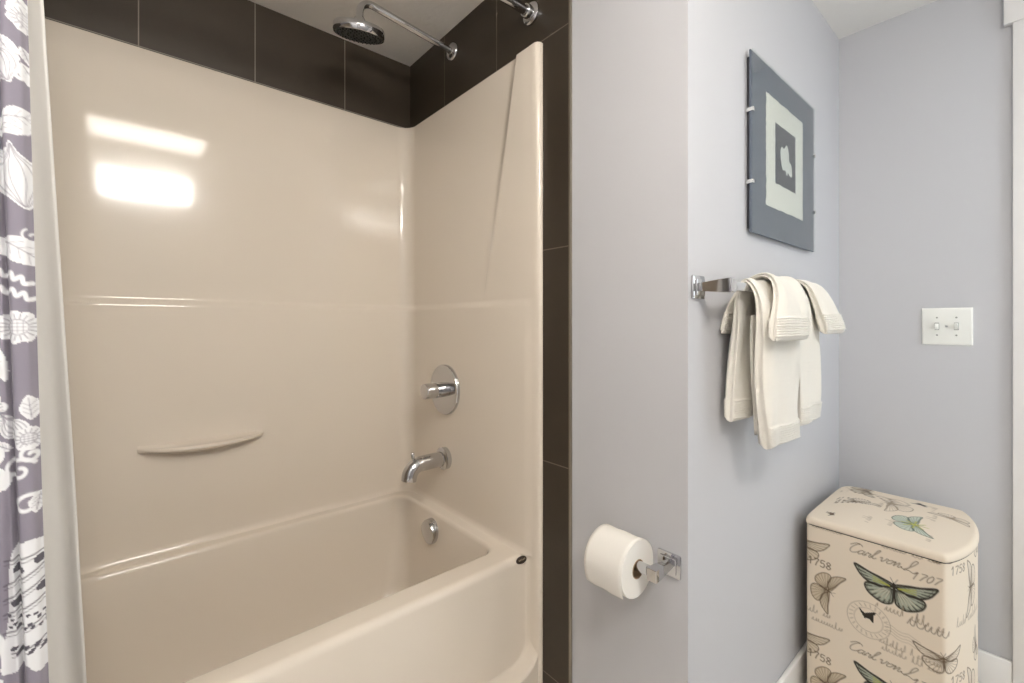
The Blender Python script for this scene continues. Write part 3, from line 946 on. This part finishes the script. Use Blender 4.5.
# washcloths folded over the towels
zw = zt + 0.0145
tw = Shape()
towel_strip(tw, [(0.366, 1.131, 1.065, 1.270, 0.022), (0.371, 1.175, 1.078, 1.276, 0.026), (0.382, 1.23, 1.110, 1.292, 0.024), (0.404, zw - 0.004, 1.140, 1.308, 0.016),
                 (0.434, zw + 0.0075, 1.160, 1.318, 0.013), (0.464, zw - 0.010, 1.150, 1.31, 0.012), (0.4875, 1.22, 1.12, 1.3, 0.009), (0.4935, 1.17, 1.095, 1.30, 0.009), (0.4955, 1.145, 1.09, 1.3, 0.009)], n=300, m=72, seed=5)
o = tw.build('washcloth', M['towel'], angle=0)
tag(o, 'small cream washcloth folded over the lowest hanging hand towel', 'towel', 'washcloths on the bar')
tw = Shape()
towel_strip(tw, [(0.362, 1.142, 1.405, 1.565, 0.022), (0.369, 1.18, 1.400, 1.555, 0.026), (0.386, 1.235, 1.392, 1.540, 0.024), (0.406, zw - 0.004, 1.390, 1.528, 0.016),
                 (0.434, zw + 0.0075, 1.388, 1.522, 0.013), (0.464, zw - 0.010, 1.388, 1.52, 0.012), (0.4895, 1.22, 1.388, 1.52, 0.009), (0.4955, 1.15, 1.388, 1.52, 0.009)], n=300, m=72, seed=7)
o = tw.build('washcloth', M['towel'], angle=0)
tag(o, 'small cream washcloth flaring out over the hand towel nearest the light switch', 'towel', 'washcloths on the bar')

# ------------------------------------------------------------------ framed picture
t = thing('framed_picture', (1.505, YW, 1.412), 'slate grey matted picture in a clip frame on wall above towel bar', 'picture')
px0, px1, pz0, pz1 = 1.253, 1.770, 1.412, 1.894
YF = YW - 0.016
Shape().box((px0 + 0.012, YF + 0.006, pz0 + 0.012), (px1 - 0.012, YW, pz1 - 0.012), 0.001).build('backing_board', M['backing'], t)
Shape().box((px0, YF + 0.0025, pz0), (px1, YF + 0.006, pz1), 0.0005).build('mat_board', M['mat_board'], t)
r = random.Random(3)
def ragged(x0, x1, z0, z1, amp, step=0.008):
    P = []
    for (ax, az), (bx, bz) in (((x0, z0), (x1, z0)), ((x1, z0), (x1, z1)), ((x1, z1), (x0, z1)), ((x0, z1), (x0, z0))):
        L = math.hypot(bx - ax, bz - az)
        n_ = max(2, int(L / step))
        for k_ in range(n_):
            f = k_ / n_
            P.append((ax + (bx - ax) * f + r.uniform(-amp, amp), az + (bz - az) * f + r.uniform(-amp, amp)))
    return P
def flat(poly, y0, y1):
    n_ = len(poly)
    V = [(x, y1, z) for x, z in poly] + [(x, y0, z) for x, z in poly]
    F = [(i, (i + 1) % n_, n_ + (i + 1) % n_, n_ + i) for i in range(n_)] + [tuple(range(n_))[::-1], tuple(range(n_, 2 * n_))]
    return Shape().add(V, F)
sheet = flat(ragged(1.357, 1.657, 1.501, 1.815, 0.002), YF + 0.0016, YF + 0.0025).build('deckled_sheet', M['hand_paper'], t, smooth=False)
flat(ragged(1.423, 1.589, 1.575, 1.749, 0.0012), YF + 0.0011, YF + 0.0017).build('dark_square', M['ink_panel'], sheet, smooth=False)
blob = spline([(1.565, 1.722), (1.580, 1.700), (1.582, 1.678), (1.602, 1.668), (1.608, 1.645), (1.603, 1.632), (1.586, 1.634), (1.572, 1.640), (1.564, 1.628), (1.552, 1.642), (1.530, 1.640), (1.516, 1.660),
               (1.510, 1.690), (1.520, 1.708), (1.538, 1.706), (1.552, 1.716)], 5, True)
flat([(p[0] * 0.968, 1.17 + (p[1] - 1.17) * 0.968) for p in blob], YF + 0.0005, YF + 0.0012).build('paper_cast', M['cast'], sheet, smooth=False)
Shape().box((px0, YF - 0.0024, pz0), (px1, YF + 0.0002, pz1)).build('glass_pane', M['glass'], t, smooth=False)
for xx, sg in ((px0, -1), (px1, 1)):
    for zz in (1.545, 1.735):
        cl = Shape()
        xa, xb = sorted((xx + sg * 0.0025, xx - sg * 0.010))
        cl.box((xa, YF - 0.0045, zz - 0.005), (xb, YF - 0.0026, zz + 0.005), 0.0005)
        xa, xb = sorted((xx + sg * 0.0025, xx + sg * 0.0003))
        cl.box((xa, YF - 0.0040, zz - 0.005), (xb, YF + 0.012, zz + 0.005), 0.0005)
        cl.build('clip', M['clip'], t)

# ------------------------------------------------------------------ light switch
t = thing('light_switch', (XC, 0.197, 1.16), 'white double toggle light switch plate on the grey wall', 'light switch')
pl = Shape()
P = []
for dx, e in ((0, 0), (-0.004, 0.0), (-0.0062, 0.003), (-0.0068, 0.007), (-0.0068, 0.06)):
    y0, y1, z0, z1 = 0.135 + e, 0.261 - e, 1.097 + e, 1.223 - e
    P.append([(XC + dx, y0, z0), (XC + dx, y1, z0), (XC + dx, y1, z1), (XC + dx, y0, z1)])
pl.grid(P, closed_v=True, flip=True)
pl.build('wall_plate', M['plate'], t, angle=30)
for yc, up in ((0.222, -1), (0.174, 1)):
    Shape().box((XC - 0.0076, yc - 0.0058, 1.160 - 0.0125), (XC - 0.0066, yc + 0.0058, 1.160 + 0.0125), 0.0003).build('toggle_slot', M['slot'], t)
    tg = Shape()
    P = []
    for k_, (d_, hy, hz) in enumerate(((0, 0.0048, 0.0105), (0.008, 0.0044, 0.006), (0.017, 0.0038, 0.0042), (0.0185, 0.003, 0.0035), (0.0185, 0, 0))):
        zc = 1.160 + up * 0.0065 * min(d_ / 0.017, 1)
        P.append([(XC - 0.007 - d_, yc - hy, zc - hz), (XC - 0.007 - d_, yc + hy, zc - hz), (XC - 0.007 - d_, yc + hy, zc + hz), (XC - 0.007 - d_, yc - hy, zc + hz)])
    tg.grid(P, closed_v=True, flip=True)
    tg.build('toggle', M['plate'], t, angle=30)
    for zz in (1.160 - 0.030, 1.160 + 0.030):
        Shape().lathe([(0, -0.0078), (0.0022, -0.0076), (0.0030, -0.0066)], (XC, yc, zz), (1, 0, 0), n=14).build('screw', M['slot'], t)

# ------------------------------------------------------------------ hamper
HX0, HX1, HYB, HYF, BOW = 1.622, 2.060, 0.474, 0.156, 0.048
HZ = 0.542                                        # lid seam
ham = thing('laundry_hamper', (1.85, 0.33, 0), 'bow fronted fabric hamper printed with butterflies in the hall corner', 'hamper')
LX = HX1 - HX0
def bow_y(u):
    return HYF - BOW * (1 - (2 * u - 1) ** 2) ** 0.8
def footprint(step):
    """ring from the back corner along the flat side, round the bowed front and back; with print coordinate p"""
    P, pp_ = [], []
    n1 = int((HYB - HYF) / step)
    for k_ in range(n1):
        y = HYB - (HYB - HYF) * k_ / n1
        P.append((HX0, y)); pp_.append(HYB - y)
    n2 = int(LX / step)
    dense = 0.5 - 0.5 * np.cos(np.linspace(0, math.pi, n2, endpoint=False))
    uu = 0.35 * dense + 0.65 * np.linspace(0, 1, n2, endpoint=False)
    for u_ in uu:
        P.append((HX0 + LX * u_, bow_y(u_))); pp_.append(0.318 + LX * u_)
    n3 = 24
    for k_ in range(n3):
        P.append((HX1, HYF + (HYB - HYF) * k_ / n3)); pp_.append(0.318 + LX + (HYB - HYF) * k_ / n3)
    n4 = 24
    for k_ in range(n4):
        P.append((HX1 - LX * k_ / n4, HYB)); pp_.append(0.318 + LX + 0.318 + LX * k_ / n4)
    P = np.array(P)
    # soften the vertical corners
    for _ in range(14):
        P = 0.5 * P + 0.25 * (np.roll(P, 1, 0) + np.roll(P, -1, 0))
    return P, np.array(pp_)
CREAM = srgb(228, 214, 194)
BROWN = srgb(104, 86, 66)
DARK = srgb(48, 42, 34)
TAUPE = srgb(146, 128, 106)
TEAL = srgb(138, 152, 136)
LIME = srgb(176, 176, 72)

fore = spline([(0.02, 0.05), (0.3, 0.16), (0.65, 0.24), (1.0, 0.36), (0.95, 0.2), (0.82, 0.02), (0.62, -0.1), (0.3, -0.12)], 6, True)
hind = spline([(0.02, -0.02), (0.3, -0.1), (0.62, -0.1), (0.74, -0.22), (0.66, -0.42), (0.46, -0.56), (0.24, -0.62), (0.05, -0.52), (0.02, -0.25)], 6, True)
def butterfly(pr_, c, s, ang=0, sx=1.0, ink=BROWN, wing=None, lw=0.0024, alpha=1.0, sides=(1, -1), margin=False):
    for sg in sides:
        for W, root in ((fore, (0.02, 0.0)), (hind, (0.03, -0.08))):
            Q = place(W * [sg, 1], c, s, ang, sx)
            if wing is not None:
                pr_.fill(Q, wing, alpha * 0.75)
        for W, root, ends in ((fore, (0.04, 0.02), tuple(range(8, 44, 4))), (hind, (0.04, -0.08), tuple(range(11, 47, 4)))):
            Q = place(W * [sg, 1], c, s, ang, sx)
            rt = place(np.array([root]) * [sg, 1], c, s, ang, sx)[0]
            for e in ends:
                pr_.stroke([rt, Q[e % len(Q)]], lw * 0.5, ink, alpha * 0.8)
            pr_.stroke(Q, lw * (1.7 if margin else 1.0), ink, alpha, True)
            if margin:
                inner = place(W * [sg, 1] * 0.84 + [0.06 * sg, 0.0 if W is fore else -0.05], c, s, ang, sx)
                pr_.stroke(inner, lw * 0.5, ink, alpha, True)
                for e in ends:
                    a_ = rt * 0.25 + Q[e % len(Q)] * 0.75
                    pr_.stroke([a_, Q[e % len(Q)]], lw * 1.5, ink, alpha * 0.7)
    body_ = place(spline([(0, 0.14), (0.035, 0.05), (0.02, -0.3), (0, -0.38), (-0.02, -0.3), (-0.035, 0.05)], 4, True), c, s, ang, sx)
    pr_.fill(body_, ink, alpha)
    for sg in (1, -1):
        pr_.stroke(place([(0.01 * sg, 0.12), (0.09 * sg, 0.26)], c, s, ang, sx), lw * 0.5, ink, alpha)

GL = {
    'C': [[(0.9, 0.95), (0.7, 1.12), (0.35, 1.0), (0.08, 0.5), (0.2, 0.05), (0.55, 0.0), (0.95, 0.25)], [(0.55, 1.2), (0.2, 1.15), (-0.15, 0.85)]],
    'a': [[(0.55, 0.42), (0.3, 0.5), (0.08, 0.25), (0.2, 0.0), (0.5, 0.2), (0.58, 0.48), (0.52, 0.1), (0.68, 0.02), (0.85, 0.15)]],
    'r': [[(0.0, 0.15), (0.2, 0.5), (0.3, 0.4), (0.48, 0.42), (0.42, 0.1), (0.55, 0.0), (0.72, 0.15)]],
    'l': [[(0.0, 0.15), (0.35, 0.8), (0.42, 1.15), (0.22, 1.0), (0.15, 0.3), (0.28, 0.0), (0.5, 0.15)]],
    'v': [[(0.0, 0.4), (0.15, 0.48), (0.25, 0.02), (0.5, 0.3), (0.55, 0.5), (0.75, 0.42)]],
    'o': [[(0.4, 0.48), (0.1, 0.3), (0.15, 0.02), (0.45, 0.1), (0.5, 0.42), (0.35, 0.48), (0.75, 0.42)]],
    'n': [[(0.0, 0.35), (0.14, 0.48), (0.12, 0.0), (0.38, 0.45), (0.5, 0.42), (0.46, 0.05), (0.6, 0.0), (0.78, 0.15)]],
    'L': [[(-0.3, 0.2), (0.0, 0.0), (0.4, 0.45), (0.65, 1.1), (0.45, 1.25), (0.3, 0.9), (0.3, 0.3), (0.05, -0.05), (0.4, 0.02), (0.9, -0.15), (1.2, 0.05)]],
    'i': [[(0.0, 0.2), (0.16, 0.48), (0.12, 0.08), (0.25, 0.0), (0.42, 0.15)], [(0.2, 0.7), (0.23, 0.73)]],
    'e': [[(0.0, 0.15), (0.4, 0.3), (0.35, 0.5), (0.12, 0.35), (0.15, 0.03), (0.35, 0.0), (0.6, 0.18)]],
    '1': [[(0.05, 0.75), (0.28, 1.0), (0.28, 0.0)]],
    '7': [[(0.0, 0.95), (0.55, 0.95), (0.35, 0.5), (0.2, 0.0)]],
    '5': [[(0.55, 0.98), (0.15, 0.98), (0.1, 0.58), (0.4, 0.62), (0.55, 0.35), (0.4, 0.03), (0.05, 0.1)]],
    '8': [[(0.3, 0.52), (0.08, 0.75), (0.3, 1.0), (0.52, 0.75), (0.3, 0.52), (0.05, 0.25), (0.3, 0.0), (0.55, 0.25), (0.3, 0.52)]],
    '0': [[(0.3, 1.0), (0.05, 0.6), (0.1, 0.15), (0.3, 0.0), (0.52, 0.35), (0.5, 0.8), (0.3, 1.0)]],
    '2': [[(0.05, 0.8), (0.3, 1.0), (0.5, 0.75), (0.3, 0.35), (0.0, 0.0), (0.3, 0.08), (0.6, 0.0)]],
    '9': [[(0.5, 0.7), (0.25, 0.5), (0.05, 0.75), (0.3, 1.0), (0.52, 0.75), (0.45, 0.25), (0.15, -0.1)]],
}
ADV = {'C': 1.0, 'L': 1.15, 'a': 0.85, 'r': 0.72, 'l': 0.5, 'v': 0.75, 'o': 0.75, 'n': 0.78, 'i': 0.42, 'e': 0.6, ' ': 0.45}
def write(pr_, text, x, z, h_, color, lw, slant=0.3, alpha=1.0, rise=0.0, space=1.0):
    for ch in text:
        for pl_ in GL.get(ch, []):
            q = np.array([(a + slant * b, b) for a, b in pl_]) * h_
            q = spline(q, 5) if len(q) > 2 else q
            pr_.stroke(q + [x, z], lw, color, alpha)
        adv = ADV.get(ch, 0.78) * h_ * space
        x += adv
        z += rise * adv
    return x, z
def scribble(pr_, x, z, L, h_, color, lw, seed, alpha=1.0, rise=0.0):
    rr = random.Random(seed)
    P, q = [], 0.0
    while q < L:
        big = rr.random() < 0.25
        P += [(x + q, z + rise * q), (x + q + h_ * 0.25, z + rise * q + h_ * (1.2 if big else 0.5)), (x + q + h_ * 0.2, z + rise * q + h_ * 0.1)]
        q += h_ * rr.uniform(0.35, 0.6)
        if rr.random() < 0.15:
            if len(P) > 2:
                pr_.stroke(spline(P, 4), lw, color, alpha)
            P, q = [], q + h_ * 0.5
    if len(P) > 2:
        pr_.stroke(spline(P, 4), lw, color, alpha)
def postmark(pr_, cx, cz, r_, color, alpha):
    cc = np.array(circle)
    pr_.stroke(cc * r_ + [cx, cz], 0.0016, color, alpha, True)
    pr_.stroke(cc * r_ * 0.66 + [cx, cz], 0.0014, color, alpha, True)
    for k_ in range(22):
        a = 2 * math.pi * k_ / 22
        pr_.stroke([(cx + r_ * 0.75 * math.cos(a), cz + r_ * 0.75 * math.sin(a)), (cx + r_ * 0.9 * math.cos(a + 0.06), cz + r_ * 0.9 * math.sin(a + 0.06))], 0.0022, color, alpha * 0.9)
    for k_ in range(4):
        zz = cz - r_ * 0.3 + k_ * 0.008
        pr_.stroke(spline([(cx + r_ * 0.8 + j * 0.012, zz - j * 0.002 + 0.003 * math.sin(j * 1.9)) for j in range(7)], 3), 0.0014, color, alpha * 0.8)

def hamper_print(pr_, p0, z0):
    """one repeat of the print; p runs round the hamper, z is height"""
    T = lambda x, z: (p0 + x, z0 + z)
    butterfly(pr_, T(-0.018, 0.482), 0.080, -8, ink=BROWN, wing=srgb(206, 190, 164))
    write(pr_, '1758', *T(0.010, 0.424), 0.021, BROWN, 0.0027, 0.05, rise=-0.03, space=0.95)
    butterfly(pr_, T(0.062, 0.358), 0.066, -110, ink=BROWN, wing=srgb(196, 178, 150))
    scribble(pr_, *T(0.002, 0.276), 0.07, 0.018, TAUPE, 0.0018, 5, 0.9)
    scribble(pr_, *T(0.02, 0.252), 0.08, 0.016, TAUPE, 0.0018, 6, 0.9)
    write(pr_, 'Carl von L', *T(0.112, 0.500), 0.025, BROWN, 0.0019, 0.5, rise=-0.03, space=0.80)
    write(pr_, '1707', *T(0.252, 0.478), 0.020, BROWN, 0.0019, 0.45, rise=0.06, space=0.95)
    butterfly(pr_, T(0.217, 0.438), 0.088, 0, ink=DARK, wing=TEAL, lw=0.0026, margin=True)
    for sg in (1, -1):
        for q in (0.10, 0.22, -0.04):
            pr_.stroke([T(0.217 + 0.010 * sg, 0.437), T(0.217 + 0.046 * sg, 0.438 + 0.05 * q)], 0.0026, LIME, 0.8)
        for q in (0.1, 0.3, 0.5, 0.7):
            pr_.stroke([T(0.217 + (0.008 + 0.02 * q) * sg, 0.422 + 0.006 * q), T(0.217 + (0.014 + 0.048 * q) * sg, 0.396 + 0.016 * q * q)], 0.0022, srgb(214, 204, 180), 0.75)
    postmark(pr_, *T(0.160, 0.318), 0.050, TAUPE, 0.75)
    silh = spline([(-1, 0.7), (-0.3, 0.25), (0.2, 0.5), (1, 0.9), (0.75, 0.1), (0.85, -0.7), (0.2, -0.35), (-0.2, -0.5), (-0.5, -0.1)], 4, True)
    pr_.fill(place(silh, T(0.156, 0.330), 0.020, -4), DARK)
    scribble(pr_, *T(0.176, 0.366), 0.14, 0.022, TAUPE, 0.0020, 9, 0.9, -0.03)
    scribble(pr_, *T(0.245, 0.352), 0.09, 0.030, BROWN, 0.0022, 10, 0.85, -0.03)
    scribble(pr_, *T(0.185, 0.270), 0.13, 0.015, TAUPE, 0.0019, 11, 0.8, -0.02)
    scribble(pr_, *T(0.190, 0.252), 0.12, 0.015, TAUPE, 0.0019, 12, 0.8, -0.02)
    butterfly(pr_, T(0.318, 0.292), 0.062, 4, 0.95, ink=BROWN, lw=0.0026)
    write(pr_, '1758', *T(0.338, 0.222), 0.021, BROWN, 0.0024, 0.05)
    butterfly(pr_, T(0.44, 0.455), 0.075, 88, 1.0, ink=BROWN, lw=0.0026)
    pr_.fill(place(silh, T(0.60, 0.43), 0.018, 30), DARK)
    scribble(pr_, *T(0.36, 0.37), 0.16, 0.02, TAUPE, 0.002, 21, 0.8)
    butterfly(pr_, T(0.62, 0.33), 0.07, 20, 1.0, ink=TEAL, wing=srgb(196, 206, 204), lw=0.0024)
    butterfly(pr_, T(0.50, 0.275), 0.055, -60, ink=BROWN, lw=0.0024)
    write(pr_, '1758', *T(0.66, 0.48), 0.021, BROWN, 0.0024, 0.05)

FP, PP = footprint(0.0020)
hz = np.concatenate([np.linspace(0.018, 0.05, 6, endpoint=False), np.arange(0.05, HZ + 0.001, 0.0022)])
# body
rows, UU, VV = [], [], []
cx_, cy_ = (HX0 + HX1) / 2, (HYB + HYF) / 2
for z in hz:
    rows.append(np.column_stack([FP, np.full(len(FP), z)]))
    UU.append(PP); VV.append(np.full(len(PP), z))
pr = Print(np.concatenate(UU), np.concatenate(VV), CREAM, 0.0022)
for k_ in (1, 0, -1):
    hamper_print(pr, 0, -0.288 * k_)
Shape().grid(np.array(rows), closed_v=True, flip=True).build('body', M['hamper'], ham, angle=0, colors=pr.c)
# padded lid: side welt, rolled edge, gently domed top
prof = [(0.985, 0.0), (1.006, 0.0012), (1.012, 0.006), (1.013, 0.013), (1.008, 0.020), (0.997, 0.0255), (0.982, 0.0292), (0.964, 0.0312)]
prof += [(s, 0.0312 + 0.009 * (1 - (s / 0.964) ** 2)) for s in np.linspace(0.95, 0.0, 90)]
C_ = np.array([cx_, cy_])
# extra rows so that the print on the rolled edge stays fine
rows = []
for s, hgt in prof:
    Q = C_ + (FP - C_) * s
    rows.append(np.column_stack([Q, np.full(len(FP), HZ + 0.003 + 0.70 * hgt)]))
rows = np.array(rows)
flatv = rows.reshape(-1, 3)
# print coordinates on the lid: x to the right seen from the hall, y towards the wall
pr = Print(flatv[:, 0], flatv[:, 1], CREAM, 0.0024)
butterfly(pr, (1.782, 0.235), 0.080, 195, ink=srgb(84, 96, 84), wing=srgb(176, 190, 174), lw=0.0026)
for a in range(8):
    ang = 2 * math.pi * a / 8
    pr.stroke([(1.782, 0.235), (1.782 + 0.03 * math.cos(ang), 0.235 + 0.03 * math.sin(ang))], 0.0045, LIME, 0.75)
butterfly(pr, (1.862, 0.395), 0.062, 120, ink=BROWN, lw=0.0024)
butterfly(pr, (2.020, 0.395), 0.070, 185, 1.0, ink=BROWN, wing=srgb(190, 178, 158), lw=0.003)
butterfly(pr, (1.930, 0.315), 0.085, 20, 1.0, ink=TAUPE, lw=0.0024)
butterfly(pr, (1.93, 0.17), 0.05, 70, 1.0, ink=TAUPE, lw=0.0022)
silh = spline([(-1, 0.7), (-0.3, 0.25), (0.2, 0.5), (1, 0.9), (0.75, 0.1), (0.85, -0.7), (0.2, -0.35), (-0.2, -0.5), (-0.5, -0.1)], 4, True)
pr.fill(place(silh, (1.690, 0.420), 0.017, 20), BROWN)
pr.fill(place(silh, (2.000, 0.245), 0.020, 60), DARK)
for k_, (x, y, L) in enumerate(((1.70, 0.33, 0.06), (1.72, 0.28, 0.05), (1.86, 0.33, 0.05), (1.95, 0.44, 0.06), (1.86, 0.20, 0.07), (1.95, 0.21, 0.06), (1.68, 0.19, 0.05))):
    scribble(pr, x, y, L, 0.017, TAUPE, 0.0018, 40 + k_, 0.7)
Shape().grid(rows, closed_v=True, flip=True).build('lid', M['hamper'], ham, angle=0, colors=pr.c)
# inner sleeve so that the seam reads as a dark line, and the feet
Shape().grid([np.column_stack([C_ + (FP[::6] - C_) * 0.975, np.full(len(FP[::6]), z)]) for z in (HZ - 0.02, HZ + 0.006)], closed_v=True, flip=True).build('inner_rim', M['feet'], ham)
for x, y in ((HX0 + 0.03, HYB - 0.03), (HX1 - 0.03, HYB - 0.03), (HX0 + 0.03, HYF + 0.03), (HX1 - 0.03, HYF + 0.03)):
    Shape().lathe([(0, 0), (0.014, 0), (0.017, 0.004), (0.018, 0.019)], (x, y, 0), (0, 0, 1), n=20).build('foot', M['feet'], ham)
